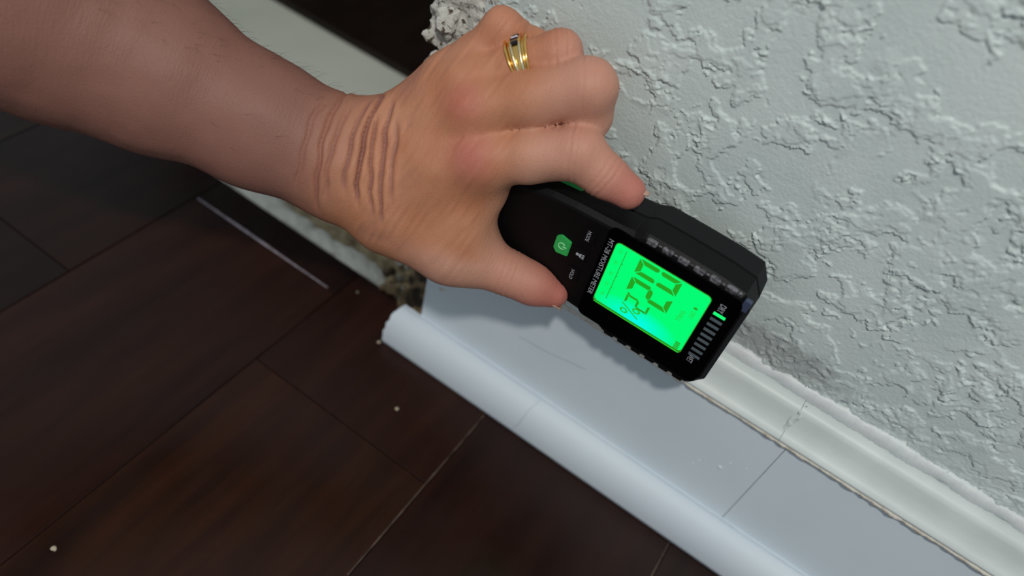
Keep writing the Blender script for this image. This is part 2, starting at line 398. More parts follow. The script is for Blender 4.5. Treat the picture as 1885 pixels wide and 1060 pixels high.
bead('caulk_bead', -0.0160, 0.1249, 0.0018, 0.001, 1.4, M_caulk, 0.55, 240, 1.0, 2)
bead('caulk_bead', 0.0006, 0.1510, 0.0062, 0.001, 1.4, M_white, 0.60, 55, 0.9, 6, 0.55)
bead('paint_line', yf - 0.0003, 0.0302, 0.0007, -0.014, 1.4, M_shoe, 0.5, 140, 1.0, 9)
for x, z, r in ((0.226, 0.0734, 0.0016), (0.229, .082, .0008), (0.214, .068, .0009), (0.212, .062, .0007), (.238, .086, .0007), (0.0765, .0585, .0007), (.1245, .055, .0008), (0.033, .056, .0009), (.155, .065, .0006)):
    b = bmesh.new(); bmesh.ops.create_uvsphere(b, u_segments=10, v_segments=6, radius=r)
    for v in b.verts: v.co.y *= 0.35
    o = obj('paint_blister', b, M_paint, base, True); o.location = (x, yf, z)
# lumpy filler over the cap joint and peeling flake near the cut end
def filler(G):
    x, y, z = G[..., 0], G[..., 1], G[..., 2]
    d = np.sqrt(((x - cs_ - .1 * (z - .138) ** 1) / .75) ** 2 + (y + .0085 + .55 * (0.14 - z) * .5) ** 2 + ((z - .138) / 3.2) ** 2) - 0.0032
    return d + 0.0022 * fbm(G, 260, 3, 51)
lump('filler_lump', (cs_ - .008, -0.022, 0.122), (0.016, 0.022, 0.032), 0.0007, filler, M_cap, base)
b = bmesh.new(); box(b, 0.011, 0.0135, yf - 0.0005, yf, .0683, .0700); box(b, .0140, .0152, yf - .0004, yf, .0694, .0722)
obj('paint_chip', b, M_caulk, base)
b = bmesh.new(); bmesh.ops.create_uvsphere(b, u_segments=10, v_segments=6, radius=0.00095)
o = obj('nail_hole', b, mat('dark_hole', (0.02, 0.02, 0.025, 1), 0.8), base); o.location = (0.0058, -0.0300, 0.0125)


def hairline(pts, y, w, m):
    b = bmesh.new(); L = []
    for i, (x, z) in enumerate(pts):
        L.append((b.verts.new((x - w * .3, y - 0.00012, z - w)), b.verts.new((x + w * .3, y - 0.00012, z + w))))
    for p, q in zip(L, L[1:]): b.faces.new((p[0], q[0], q[1], p[1]))
    return obj('hairline_crack', b, m, base)


M_crk = mat('crack_grey', (0.27, 0.30, 0.33, 1), 0.8)
hairline([(0.0765, .0725), (.082, .0735), (.089, .0742), (.096, .0748), (.104, .0765), (.112, .0785), (.120, .0805), (.126, .0818)], yf, 0.00018, M_crk)

# ------------------------------------------------------------------ moisture meter
meter = bpy.data.objects.new('moisture_meter', None); C.objects.link(meter)
meter.location = (0.12, -0.022, 0.1975)
meter['label'] = 'black handheld moisture meter with glowing green screen held against the baseboard'; meter['category'] = 'meter'


def mpart(name, me, m, parent=None, smooth=False, label=None):
    o = obj(name, me, m, parent or meter, smooth, label=label)
    if parent is None: o.matrix_parent_inverse = Matrix.Translation(-meter.location)
    return o


zc = 0.1975
half = [(0.0475, 0.0), (0.0478, .006), (0.0490, .0115), (0.0515, .0165), (0.0560, .0212), (0.0630, .0250), (0.0720, .0280), (0.0820, .0300), (0.0950, .0315), (0.1080, .0322), (0.1190, .0330), (0.1255, .0338), (0.1300, .0362)]
x = 0.1318
for i in range(6):
    half += [(x, .0367), (x + 0.0064, .0367), (x + 0.0067, .0362), (x + 0.0078, .0362)]; x += 0.0082
half += [(0.1825, .0352), (0.1880, .0268), (0.1882, .0255)]
smooth_half = [p for p in half if p[0] <= .1300] + [(0.1318, .0367), (0.1500, .0369), (0.1700, .0366)] + half[-3:]
outl = smooth_half + [(a, -h) for a, h in reversed(half) if h > 0]


def offset_poly(P, d):
    P = np.array(P); n = len(P); a = np.roll(P, 1, 0); c = np.roll(P, -1, 0); t = c - a; t /= np.linalg.norm(t, axis=1)[:, None] + 1e-9
    nn = np.stack([-t[:, 1], t[:, 0]], 1)  # left normal
    area_ = 0.5 * np.sum(P[:, 0] * c[:, 1] - c[:, 0] * P[:, 1])
    return P + nn * d * (1 if area_ > 0 else -1)


def shell(layers):
    b = bmesh.new(); rings = []
    for y, d in layers:
        rings.append([b.verts.new((px, y, zc + pz)) for px, pz in offset_poly(outl, d)])
    n = len(outl)
    for p, q in zip(rings, rings[1:]):
        for i in range(n): b.faces.new((p[i], p[(i + 1) % n], q[(i + 1) % n], q[i]))
    b.faces.new(rings[0]); b.faces.new(rings[-1][::-1])
    return b


mpart('front_shell', shell([(-0.0367, 0.0022), (-0.0370, 0.0002), (-0.0490, 0.0004), (-0.0512, 0.0026), (-0.0516, 0.004)]), M_black)
mpart('back_shell', shell([(-0.0208, 0.005), (-0.0215, 0.0014), (-0.0235, 0.0008), (-0.0357, 0.0), (-0.0361, 0.0022)]), M_side, label='dark grey rubbery back half')
for k in (1, -1): mpart('sensor_pad', box(bmesh.new(), 0.176, 0.182, -0.0215, -0.0005, zc + k * .014 - .002, zc + k * .014 + .002, .0005), M_side)


def rrect(x0, x1, z0, z1, r, y0, y1, seg=5):
    b = bmesh.new(); P = []
    for cx, cz, a0 in ((x1 - r, z1 - r, 0), (x0 + r, z1 - r, 90), (x0 + r, z0 + r, 180), (x1 - r, z0 + r, 270)):
        for k in range(seg + 1):
            a = math.radians(a0 + 90 * k / seg); P.append((cx + r * math.cos(a), cz + r * math.sin(a)))
    f = [b.verts.new((p[0], y0, p[1])) for p in P]; g = [b.verts.new((p[0], y1, p[1])) for p in P]
    b.faces.new(f); b.faces.new(g[::-1]); n = len(P)
    for i in range(n): b.faces.new((f[i], f[(i + 1) % n], g[(i + 1) % n], g[i]))
    return b


mpart('face_panel', rrect(0.1145, 0.1842, zc - .0315, zc + .0315, .004, -0.0519, -0.0510), M_gloss, label='glossy black face panel')
# grey ribs, sheen painted in, along the upper front edge; black along the lower
for sgn in (1, -1):
    x = 0.1322
    for i in range(6):
        b = bmesh.new(); z0 = zc + sgn * .0338
        box(b, x, x + 0.0056, -0.0516, -0.0494, z0 - .0016, z0 + .0016, .0005)
        mpart('edge_rib', b, M_rib if sgn > 0 else M_black); 
        if sgn > 0:
            mpart('edge_rib', box(bmesh.new(), x + .0060, x + 0.0078, -0.0510, -0.0494, z0 - .0013, z0 + .0010, .0003), M_rib)
        x += 0.0082
mpart('corner_chamfer', rrect(0.1832, 0.1866, zc + .0268, zc + .0330, .0006, -0.0516, -0.0490), mat('blue_reflection_edge', (0.045, 0.06, 0.11, 1), 0.4), label='corner with a blue-grey reflection painted in')  # blue reflection put into the colour of this corner
# lcd
sx0, sx1, sz0, sz1 = 0.1204, 0.1708, 0.1806, 0.2222
mpart('screen_rim', rrect(sx0 - .0004, sx1 + .0004, sz0 - .0010, sz1 + .0004, .0026, -0.0521, -0.0515), M_rim, label='dark green edge of the lit screen')
scr = mpart('screen', rrect(sx0, sx1, sz0 + .0011, sz1, .0022, -0.0524, -0.0516), M_lcd, label='lit green display reading 02.2 %')
mpart('screen_rim', rrect(sx0 + .0004, sx1 - .0006, sz0 - .0006, sz0 - .0001, .0002, -0.0523, -0.0516), M_segfaint)
yt = -0.05255


def flat(polys, name, m, y=yt, parent=None):
    b = bmesh.new()
    for P in polys:
        f = b.faces.new([b.verts.new((p[0], y, p[1])) for p in P])
    r = bmesh.ops.extrude_face_region(b, geom=list(b.faces))
    for v in r['geom']:
        if isinstance(v, bmesh.types.BMVert): v.co.y += 0.0003
    o = obj(name, b, m, parent or meter)
    o.matrix_parent_inverse = Matrix() if parent else Matrix.Translation(-meter.location)
    return o


def uv2(u, v):  # reading frame: u runs down the wall (-Z), v towards the head (+X)
    return (v, -u)


SEG = {'0': 'abcdef', '2': 'abged'}


def digit(u0, v0, w, h, t, ch, name):
    """seven segment digit, u0 = left (highest z), v0 = foot (lowest x)"""
    g = t * 0.16; P = []
    def hseg(v, up):  # a / d bars, bevelled
        return [(u0 + g, v), (u0 + w - g, v), (u0 + w - t - g * .2, v - t * up), (u0 + t + g * .2, v - t * up)]
    hm = h / 2
    S = {'a': hseg(v0 + h, 1), 'd': hseg(v0, -1),
         'g': [(u0 + t * .55, v0 + hm), (u0 + t * 1.05, v0 + hm + t / 2), (u0 + w - t * 1.05, v0 + hm + t / 2), (u0 + w - t * .55, v0 + hm), (u0 + w - t * 1.05, v0 + hm - t / 2), (u0 + t * 1.05, v0 + hm - t / 2)],
         'f': [(u0, v0 + h - g * 1.5), (u0 + t, v0 + h - t - g * 1.5), (u0 + t, v0 + hm + t * .6), (u0 + t * .5, v0 + hm + g), (u0, v0 + hm + t * .4)],
         'e': [(u0, v0 + g * 1.5), (u0 + t, v0 + t + g * 1.5), (u0 + t, v0 + hm - t * .6), (u0 + t * .5, v0 + hm - g), (u0, v0 + hm - t * .4)],
         'b': [(u0 + w, v0 + h - g * 1.5), (u0 + w - t, v0 + h - t - g * 1.5), (u0 + w - t, v0 + hm + t * .6), (u0 + w - t * .5, v0 + hm + g), (u0 + w, v0 + hm + t * .4)],
         'c': [(u0 + w, v0 + g * 1.5), (u0 + w - t, v0 + t + g * 1.5), (u0 + w - t, v0 + hm - t * .6), (u0 + w - t * .5, v0 + hm - g), (u0 + w, v0 + hm - t * .4)]}
    return flat([[uv2(*p) for p in S[c]] for c in SEG[ch]], name, M_seg)


digit(-0.2213, 0.1335, 0.0098, 0.0225, 0.0026, '0', 'screen_digit')
digit(-0.2088, 0.1335, 0.0098, 0.0225, 0.0026, '2', 'screen_digit')
digit(-0.1972, 0.1350, 0.0060, 0.0130, 0.0012, '2', 'screen_digit')
flat([[uv2(-.1982 + a, .1350 + c) for a, c in ((0, 0), (.0010, 0), (.0010, .0012), (0, .0012))]], 'decimal_point', M_seg)
flat([[uv2(-.2203 + .0340 * t, .12615), uv2(-.2203 + .0340 * t2, .12615), uv2(-.2203 + .034 * t2, .1265), uv2(-.2203 + .034 * t, .1265)] for t, t2 in ((0, 1),)] +
     [[uv2(-.2203 + .034 * t - .0001, .1265), uv2(-.2203 + .034 * t + .0002, .1265), uv2(-.2203 + .034 * t + .0002, .1272), uv2(-.2203 + .034 * t - .0001, .1272)] for t in (.25, .5, .75)], 'screen_scale', M_seg)
flat([[uv2(-.1868 + i * .0013 + a, .1665 + c) for a, c in ((0, 0), (.0008, 0), (.0008, .0026), (0, .0026))] for i in range(4)], 'battery_symbol', M_seg)


def text(s, name, m, uc, vc, hgt, wid=None, y=yt, parent=None, rot=0):
    cu = bpy.data.curves.new(name, 'FONT'); cu.body = s; cu.extrude = 0; cu.resolution_u = 2
    t = bpy.data.objects.new(name, cu); C.objects.link(t); bpy.context.view_layer.update()
    me = bpy.data.meshes.new_from_object(t.evaluated_get(bpy.context.evaluated_depsgraph_get()))
    bpy.data.objects.remove(t); bpy.data.curves.remove(cu)
    co = np.zeros(len(me.vertices) * 3); me.vertices.foreach_get('co', co); co = co.reshape(-1, 3)
    lo, hi = co.min(0), co.max(0); s_ = hgt / (hi[1] - lo[1]); sxx = s_ if wid is None else wid / (hi[0] - lo[0])
    u = (co[:, 0] - (lo[0] + hi[0]) / 2) * sxx; v = (co[:, 1] - (lo[1] + hi[1]) / 2) * s_
    out = np.stack([vc + v, u * 0 + y, -(uc + u)], 1)
    me.vertices.foreach_set('co', out.ravel()); me.name = name; me.update()
    o = obj(name, me, m, parent or meter); o.matrix_parent_inverse = Matrix() if parent else Matrix.Translation(-meter.location)
    return o


text('MT-28 MOISTURE METER', 'printed_title', M_ink, -0.2020, 0.1174, 0.0027, 0.0390, -0.0520)
text('DRY', 'printed_word', M_ink, -0.2195, 0.1768, 0.0030, 0.0052, -0.0520)
text('WET', 'printed_word', M_ink, -0.1810, 0.1768, 0.0030, 0.0052, -0.0520)
text('%', 'screen_percent', M_segfaint, -0.1878, 0.1398, 0.0105, 0.0075)
text('WALL', 'screen_word', M_segfaint, -0.2030, 0.1625, 0.0027, 0.0078)
text('DRY', 'screen_word', M_segfaint, -0.2070, 0.1668, 0.0022, 0.0050)
flat([[uv2(-.2118 + .0008 * math.cos(a) , .1668 + .0011 * math.sin(a)) for a in [k * math.pi / 4 for k in range(8)]]], 'drop_symbol', M_seg)
for i, s_ in enumerate(('10', '30', '50', '70', '90')):
    text(s_, 'scale_number', M_segfaint, -0.2185 + i * .0076, 0.1236, 0.0018, 0.0024)
for i in range(9):
    u = -0.2160 + i * 0.00388
    P = [[uv2(u + a, .1745 + c) for a, c in ((0, 0), (.0017, 0), (.0017, .0060), (0, .0060))]]
    flat(P, 'level_bar', M_lit if i == 0 else M_bar, -0.0521)


def button(name, xc, zcn, w, h, m, cut, hgt=0.0009):
    b = bmesh.new(); pts = [(-w / 2 + cut, -h / 2), (w / 2, -h / 2 + cut * .6), (w / 2, h / 2 - cut * .6), (-w / 2 + cut, h / 2), (-w / 2, h / 2 - cut), (-w / 2, -h / 2 + cut)]
    f = b.faces.new([b.verts.new((xc + p[0], -0.0510, zcn + p[1])) for p in pts])
    r = bmesh.ops.extrude_face_region(b, geom=[f])
    vs_ = [v for v in r['geom'] if isinstance(v, bmesh.types.BMVert)]
    for v in vs_: v.co.y = -0.0516 - hgt
    bmesh.ops.bevel(b, geom=[e for e in b.edges], offset=0.0004, segments=2, affect='EDGES')
    return mpart(name, b, m, smooth=False)


pb = button('power_button', 0.0953, 0.2015, 0.0085, 0.0125, M_green, 0.0022)
# power symbol: open ring and a bar
P = []
for k in range(14):
    a0 = math.radians(40 + 280 * k / 14); a1 = math.radians(40 + 280 * (k + 1) / 14)
    f_ = lambda a, r: (0.0953 + r * math.cos(a), 0.2015 + r * math.sin(a))
    P.append([f_(a0, .0016), f_(a1, .0016), f_(a1, .0021), f_(a0, .0021)])
P.append([(0.0953 + a, 0.2015 + c) for a, c in ((0.0006, -.0003), (.0026, -.0003), (.0026, .0003), (.0006, .0003))])
ic = flat(P, 'power_symbol', M_icon, -0.05285); ic.parent = pb; ic.matrix_parent_inverse = Matrix()
for nm, xc_, zz, s_ in (('mode_button', 0.1062, 0.2160, 'MODE'), ('hold_button', 0.1052, 0.1880, 'HOLD')):
    bt = button(nm, xc_, zz, 0.0075, 0.0100, M_black, 0.0016, .0006)
    t = text(s_, 'button_word', M_ink, -zz, xc_, 0.0020, 0.0066, -0.05245, bt)
bt = button('torch_button', 0.1055, 0.2020, 0.0075, 0.0095, M_black, 0.0016, .0006)
P = [[(0.1035, .2014), (.1035, .2028), (.1050, .2028), (.1050, .2014)], [(.1053, .2013), (.1053, .2029), (.1064, .2034), (.1064, .2008)]] + [[(.1068, .2021 + k * .0010 - .0002), (.1068, .2021 + k * .0010 + .0002), (.1080, .2021 + k * .0012 + .0002), (.1080, .2021 + k * .0012 - .0002)] for k in (-1, 0, 1)]
t = flat(P, 'torch_symbol', M_ink, -0.05245, bt)
mpart('side_button', rrect(0.080, 0.0935, -0.0405, -0.0325, .002, -.0, .001) if False else box(bmesh.new(), 0.078, 0.0925, -0.041, -0.031, 0.2260, 0.2292, .001), M_green, label='green side button')

# ------------------------------------------------------------------ hand and forearm (one continuous surface)
J={'arm0':(-0.1662,-0.1505,0.2550), 'arm1':(-0.1468,-0.1347,0.2378), 'arm2':(-0.1099,-0.1178,0.2239), 'arm3':(-0.0624,-0.1011,0.2117), 'wrist':(-0.0175,-0.0832,0.2028), 'wristU':(-0.0100,-0.0713,0.2134), 'wristL':(-0.0086,-0.0856,0.1910), 'carp':(0.0034,-0.0736,0.2043), 'mI':(0.0456,-0.0619,0.2319), 'mM':(0.0332,-0.0558,0.2509), 'mR':(0.0224,-0.0484,0.2567), 'mP':(0.0113,-0.0475,0.2503), 'iP':(0.0854,-0.0443,0.2504), 'iD':(0.0998,-0.0423,0.2447), 'iT':(0.1130,-0.0396,0.2412), 'mdP':(0.0754,-0.0323,0.2751), 'mdD':(0.0782,-0.0297,0.2599), 'mdT':(0.0661,-0.0211,0.2428), 'rP':(0.0553,-0.0270,0.2808), 'rD':(0.0599,-0.0172,0.2660), 'rT':(0.0515,-0.0157,0.2482), 'pP':(0.0259,-0.0303,0.2795), 'pD':(0.0388,-0.0184,0.2719), 'pT':(0.0416,-0.0098,0.2593), 'tC':(0.0123,-0.0838,0.1829), 'tM':(0.0462,-0.0739,0.1775), 'tI':(0.0755,-0.0622,0.1739), 'tT':(0.1005,-0.0538,0.1702), 'web1':(0.0460,-0.0675,0.1914), 'web2':(0.0489,-0.0590,0.2114), 'web3':(0.0539,-0.0616,0.1830), 'palm':(0.0151,-0.0527,0.2049)}
J = {k: np.array(v) for k, v in J.items()}
mm = 0.001
h = 0.0016
J['elbow'] = J['arm0'] + (J['arm0'] - J['arm1']) / np.linalg.norm(J['arm0'] - J['arm1']) * .06; J['upper'] = J['elbow'] + np.array((-.12, -.13, .10))
org = np.array((-0.425, -0.37, 0.125)); dims = (0.565, 0.39, 0.255)
axs = [np.arange(int(d / h)) * h + o for d, o in zip(dims, org)]
shape = tuple(len(a) for a in axs)


def cone(D, a, b, ra, rb, k, flatn=None, fs=1.0):
    """blend a tapered capsule into D (in place)"""
    a = np.asarray(a); b = np.asarray(b); R = max(ra, rb) + k + 0.004
    lo = np.minimum(a, b) - R; hi = np.maximum(a, b) + R
    sl = tuple(slice(max(0, int((l - o) / h)), min(n, int((u - o) / h) + 2)) for l, u, o, n in zip(lo, hi, org, shape))
    if any(s.start >= s.stop for s in sl): return
    g = np.stack(np.meshgrid(*[ax[s] for ax, s in zip(axs, sl)], indexing='ij'), -1).astype(np.float32) - a.astype(np.float32)
    ab = (b - a).astype(np.float32)
    t = np.clip(g @ ab / max(1e-9, float(ab @ ab)), 0, 1)
    q = g - t[..., None] * ab
    if flatn is not None:
        n = np.asarray(flatn, np.float32); qn = q @ n; q = q + (qn * (1 / fs - 1))[..., None] * n
    d = np.sqrt((q * q).sum(-1)) - (ra + (rb - ra) * t)
    cur = D[sl]
    if k > 0:
        hh = np.maximum(k - np.abs(cur - d), 0) / k; D[sl] = np.minimum(cur, d) - hh * hh * k * 0.25
    else: D[sl] = np.minimum(cur, d)


def chain(pts, rad, k=0.004):
    D = np.full(shape, 0.05, np.float32)
    for i in range(len(pts) - 1): cone(D, pts[i], pts[i + 1], rad[i], rad[i + 1], k if i else 0)
    return D


def nrm(v): return v / np.linalg.norm(v)


e1 = nrm((J['mI'] + J['mP']) / 2 - J['wrist']); lat = J['mP'] - J['mI']; lat = nrm(lat - e1 * (lat @ e1))
dors = np.cross(e1, lat)
if dors[1] > 0: dors = -dors  # towards the viewer's side (-Y)
mid = lambda a, b, t: a + (b - a) * t
body = np.full(shape, 0.05, np.float32)
# forearm: flattened towards the wrist
for a, b, ra, rb, fs in (('upper', 'elbow', .0500, .0540, .95), ('elbow', 'arm0', .0540, .0520, .93), ('arm0', 'arm1', .0520, .0475, .92), ('arm1', 'arm2', .0475, .0395, .9), ('arm2', 'arm3', .0395, .0312, .86), ('arm3', 'wrist', .0312, .0300, .78)):
    cone(body, J[a], J[b], ra, rb, 0.012, dors, fs)
cone(body, J['wrist'], J['carp'], .0275, .0275, 0.014, dors, .70)
cone(body, J['wrist'], J['wristU'], .0200, .0180, 0.012)
cone(body, J['wristU'], J['mP'], .0150, .0110, 0.012)
# metacarpals
for k_, r0, r1 in (('mI', .0155, .0125), ('mM', .0155, .0122), ('mR', .0150, .0115), ('mP', .0145, .0105)):
    s0 = mid(J['carp'], J[k_], .05) + lat * {'mI': -.010, 'mM': -.003, 'mR': .004, 'mP': .010}[k_]
    cone(body, s0, J[k_], r0, r1, 0.010)
# palm underneath, thenar and web
for k_ in ('mI', 'mM', 'mR', 'mP'):
    cone(body, J['carp'] - dors * .012, J[k_] - dors * .010, .014, .0125, 0.010)
cone(body, J['carp'] - lat * .012 - dors * .004, J['tM'], .0215, .0145, 0.014)
cone(body, J['tC'], J['tM'], .0180, .0140, 0.012)
cone(body, J['web3'], J['web1'], .0085, .0100, 0.014)
cone(body, J['web1'], J['web2'], .0100, .0095, 0.014)
cone(body, J['web1'], mid(J['carp'], J['mI'], .5), .0120, .0150, 0.014)
cone(body, J['web2'], J['mI'], .0095, .0110, 0.010)
F = [chain([J['mI'], mid(J['mI'], J['iP'], .5), J['iP'], J['iD'], J['iT']], [.0125, .0126, .0122, .0106, .0082]),
     chain([J['mM'], mid(J['mM'], J['mdP'], .5), J['mdP'], J['mdD'], J['mdT']], [.0122, .0134, .0130, .0116, .0090]),
     chain([J['mR'], mid(J['mR'], J['rP'], .5), J['rP'], J['rD'], J['rT']], [.0108, .0096, .0100, .0090, .0076]),
     chain([J['mP'], mid(J['mP'], J['pP'], .5), J['pP'], J['pD'], J['pT']], [.0100, .0092, .0090, .0078, .0068])]
fing = np.full(shape, 0.05, np.float32)
for f_ in F:
    k = 0.0010; hh = np.maximum(k - np.abs(fing - f_), 0) / k; fing = np.minimum(fing, f_) - hh * hh * k * .25
k = 0.008; hh = np.maximum(k - np.abs(body - fing), 0) / k; D = np.minimum(body, fing) - hh * hh * k * .25
th = chain([J['tM'], mid(J['tM'], J['tI'], .5), J['tI'], mid(J['tI'], J['tT'], .55), J['tT']], [.0142, .0122, .0112, .0104, .0076], .006)
k = 0.010; hh = np.maximum(k - np.abs(D - th), 0) / k; D = np.minimum(D, th) - hh * hh * k * .25
# pull the surface in where the meter body presses into the grip
V, Q = surface_nets(D, org, h)
me = mesh_np('person', V, Q)
bm = bmesh.new(); bm.from_mesh(me)
for _ in range(2): bmesh.ops.smooth_vert(bm, verts=bm.verts, factor=0.5, use_axis_x=True, use_axis_y=True, use_axis_z=True)
bmesh.ops.subdivide_edges(bm, edges=bm.edges, cuts=1, use_grid_fill=True)
for _ in range(2): bmesh.ops.smooth_vert(bm, verts=bm.verts, factor=0.5, use_axis_x=True, use_axis_y=True, use_axis_z=True)
bm.normal_update(); bm.to_mesh(me); bm.free()
nv = len(me.vertices); V = np.zeros(nv * 3, np.float32); me.vertices.foreach_get('co', V); V = V.reshape(-1, 3)
N = np.zeros(nv * 3, np.float32); me.vertices.foreach_get('normal', N); N = N.reshape(-1, 3)
rel = V - J['wrist'].astype(np.float32)
ea = nrm(J['carp'] - J['arm3']); la = nrm(lat - ea * (lat @ ea)); da = np.cross(ea, la); da = da if da[1] < 0 else -da
s_ = rel @ ea.astype(np.float32); u_ = rel @ la.astype(np.float32); w_ = rel @ da.astype(np.float32)
disp = np.zeros(nv, np.float32)
dm = sstep(-0.004, 0.010, w_)
for s0, bend, dep_, wd, u0, u1 in ((-.010, .10, .0011, .0011, -.026, .03), (-.004, .05, .0007, .0010, -.02, .02), (.0035, .14, .0009, .0011, -.016, .026), (.0095, .18, .0016, .0011, -.018, .032), (.0145, .28, .0010, .0010, -.02, .02), (.0195, .30, .0010, .0010, -.022, .026), (.0250, .34, .0006, .001, -.012, .018), (-.017, .02, .0006, .0012, -.02, .018)):
    c = s0 - bend * u_ * .9 + 3.0 * u_ * u_ + .0012 * vnoise(V * 1.0, 120, int(abs(s0) * 9000))
    m_ = sstep(u0 - .006, u0 + .004, u_) * sstep(u1 + .006, u1 - .004, u_)
    disp += (-1.7 * dep_ * np.exp(-((s_ - c) / wd) ** 2) + .5 * dep_ * np.exp(-((s_ - c - 2.4 * wd) / (1.6 * wd)) ** 2)) * m_ * dm
# fine cross lines on the back of the hand, soft lumps (tendons, veins)
hm = sstep(.0, .02, s_) * sstep(.085, .06, s_)
disp += .00030 * vnoise(np.stack([s_ - .3 * u_, u_ * .15, w_ * .15], -1), 520, 5) * hm * dm
disp += .0006 * fbm(V, 60, 2, 61) * dm
# creases over the finger joints
for j, ax_, dd in (('iP', J['iD'] - J['mI'], .0005), ('mdP', J['mdD'] - J['mM'], .0005), ('rP', J['rD'] - J['mR'], .0004), ('iD', J['iT'] - J['iP'], .0004), ('tI', J['tT'] - J['tM'], .0004)):
    a_ = nrm(ax_).astype(np.float32); r_ = V - J[j].astype(np.float32); near_ = sstep(.017, .010, np.linalg.norm(r_, axis=1)); tt = r_ @ a_
    for o_ in (-.003, 0, .0028): disp -= dd * np.exp(-((tt - o_ + .0005 * vnoise(V, 200, 3)) / .0007) ** 2) * near_
V = V + N * disp[:, None]
# give way to the meter: nothing of the hand inside its body
hx = np.array([p[0] for p in half]); hh_ = np.array([p[1] for p in half])
inx = (V[:, 0] > .0475) & (V[:, 0] < .188) & (V[:, 1] > -.0516) & (V[:, 1] < -.0205)
lim = np.interp(V[:, 0], hx, hh_); dz = V[:, 2] - zc
ins = inx & (np.abs(dz) < lim)
V[ins, 2] = zc + np.sign(dz[ins]) * (lim[ins] + .0001)
V[:, 1] = np.minimum(V[:, 1], -0.0018)
me.vertices.foreach_set('co', V.ravel().astype(np.float32)); me.update()
# pigment: ruddier knuckles and fingertips, tanner forearm, darkened further for light falloff
red = np.zeros(nv, np.float32)
for j, r, a in (('mI', .0105, .95), ('mM', .009, .75), ('iT', .016, .8), ('tT', .020, .9), ('mdP', .012, .3), ('iP', .012, .3), ('pP', .010, .35), ('rP', .012, .3), ('tI', .016, .35)):
    cj = J[j] + (dors * .009 if j[0] == 'm' and j != 'mdP' else 0)
    red = np.maximum(red, a * np.exp(-(np.linalg.norm(V - cj, axis=1) / r) ** 2))
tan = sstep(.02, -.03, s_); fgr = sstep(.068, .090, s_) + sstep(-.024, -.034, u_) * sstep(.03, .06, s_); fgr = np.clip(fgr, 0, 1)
cav = np.clip(-disp / .0012, 0, 1) * sstep(-.03, .0, s_) * sstep(.05, .03, s_); tan = np.maximum(tan, .9 * cav); red = np.maximum(red, .12 * cav)  # shade of the wrist grooves put into the skin colour
attr = me.color_attributes.new('pigment_shade', 'FLOAT_COLOR', 'POINT')
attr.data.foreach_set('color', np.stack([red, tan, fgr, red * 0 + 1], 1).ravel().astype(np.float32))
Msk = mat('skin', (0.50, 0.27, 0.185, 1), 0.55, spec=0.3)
nt = Msk.node_tree; bs = nt.nodes['Principled BSDF']
at = nt.nodes.new('ShaderNodeAttribute'); at.attribute_name = 'pigment_shade'; sp = nt.nodes.new('ShaderNodeSeparateColor'); nt.links.new(at.outputs['Color'], sp.inputs[0])
tc = nt.nodes.new('ShaderNodeTexCoord'); nz_ = nt.nodes.new('ShaderNodeTexNoise'); nz_.inputs['Scale'].default_value = 45; nz_.inputs['Detail'].default_value = 5
nt.links.new(tc.outputs['Object'], nz_.inputs['Vector'])


def mix(fac, a, b_):
    mx = nt.nodes.new('ShaderNodeMix'); mx.data_type = 'RGBA'
    for s, v in ((0, fac), (6, a), (7, b_)):
        if hasattr(v, 'links'): nt.links.new(v, mx.inputs[s])
        else: mx.inputs[s].default_value = v
    return mx.outputs[2]


mr = nt.nodes.new('ShaderNodeMapRange'); mr.inputs[1].default_value = .35; mr.inputs[2].default_value = .7; nt.links.new(nz_.outputs['Fac'], mr.inputs[0])
c0 = mix(mr.outputs[0], (0.47, 0.215, 0.122, 1), (0.42, 0.170, 0.088, 1))
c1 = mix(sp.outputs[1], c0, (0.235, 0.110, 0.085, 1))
c1 = mix(sp.outputs[2], c1, (0.50, 0.255, 0.18, 1))
c2 = mix(sp.outputs[0], c1, (0.43, 0.115, 0.10, 1))
nt.links.new(c2, bs.inputs['Base Color'])
bs.inputs['Subsurface Weight'].default_value = 0.12; bs.inputs['Subsurface Radius'].default_value = (0.004, 0.0015, 0.0008); bs.inputs['Subsurface Scale'].default_value = 1.0
dots = []
for vec, k_ in ((ea, 1100), (la, 130), (da, 130)):
    dn = nt.nodes.new('ShaderNodeVectorMath'); dn.operation = 'DOT_PRODUCT'; dn.inputs[1].default_value = tuple(float(c) * k_ for c in vec)
    nt.links.new(tc.outputs['Object'], dn.inputs[0]); dots.append(dn.outputs['Value'])
cx = nt.nodes.new('ShaderNodeCombineXYZ')
for i_, d_ in enumerate(dots): nt.links.new(d_, cx.inputs[i_])
n5 = nt.nodes.new('ShaderNodeTexNoise'); n5.inputs['Scale'].default_value = 1.0; n5.inputs['Detail'].default_value = 3; nt.links.new(cx.outputs[0], n5.inputs['Vector'])
vo = nt.nodes.new('ShaderNodeTexVoronoi'); vo.inputs['Scale'].default_value = 1000; nt.links.new(tc.outputs['Object'], vo.inputs['Vector'])
ad = nt.nodes.new('ShaderNodeMath'); ad.operation = 'MULTIPLY_ADD'; ad.inputs[1].default_value = 0.4; nt.links.new(vo.outputs['Distance'], ad.inputs[0]); nt.links.new(n5.outputs['Fac'], ad.inputs[2])
bp = nt.nodes.new('ShaderNodeBump'); bp.inputs['Strength'].default_value = 0.45; bp.inputs['Distance'].default_value = 0.0005
nt.links.new(ad.outputs[0], bp.inputs['Height']); nt.links.new(bp.outputs[0], bs.inputs['Normal'])
person = obj('person', me, Msk, None, True, label='bare hairy left forearm and hand gripping the black meter between thumb and index finger', cat='person')


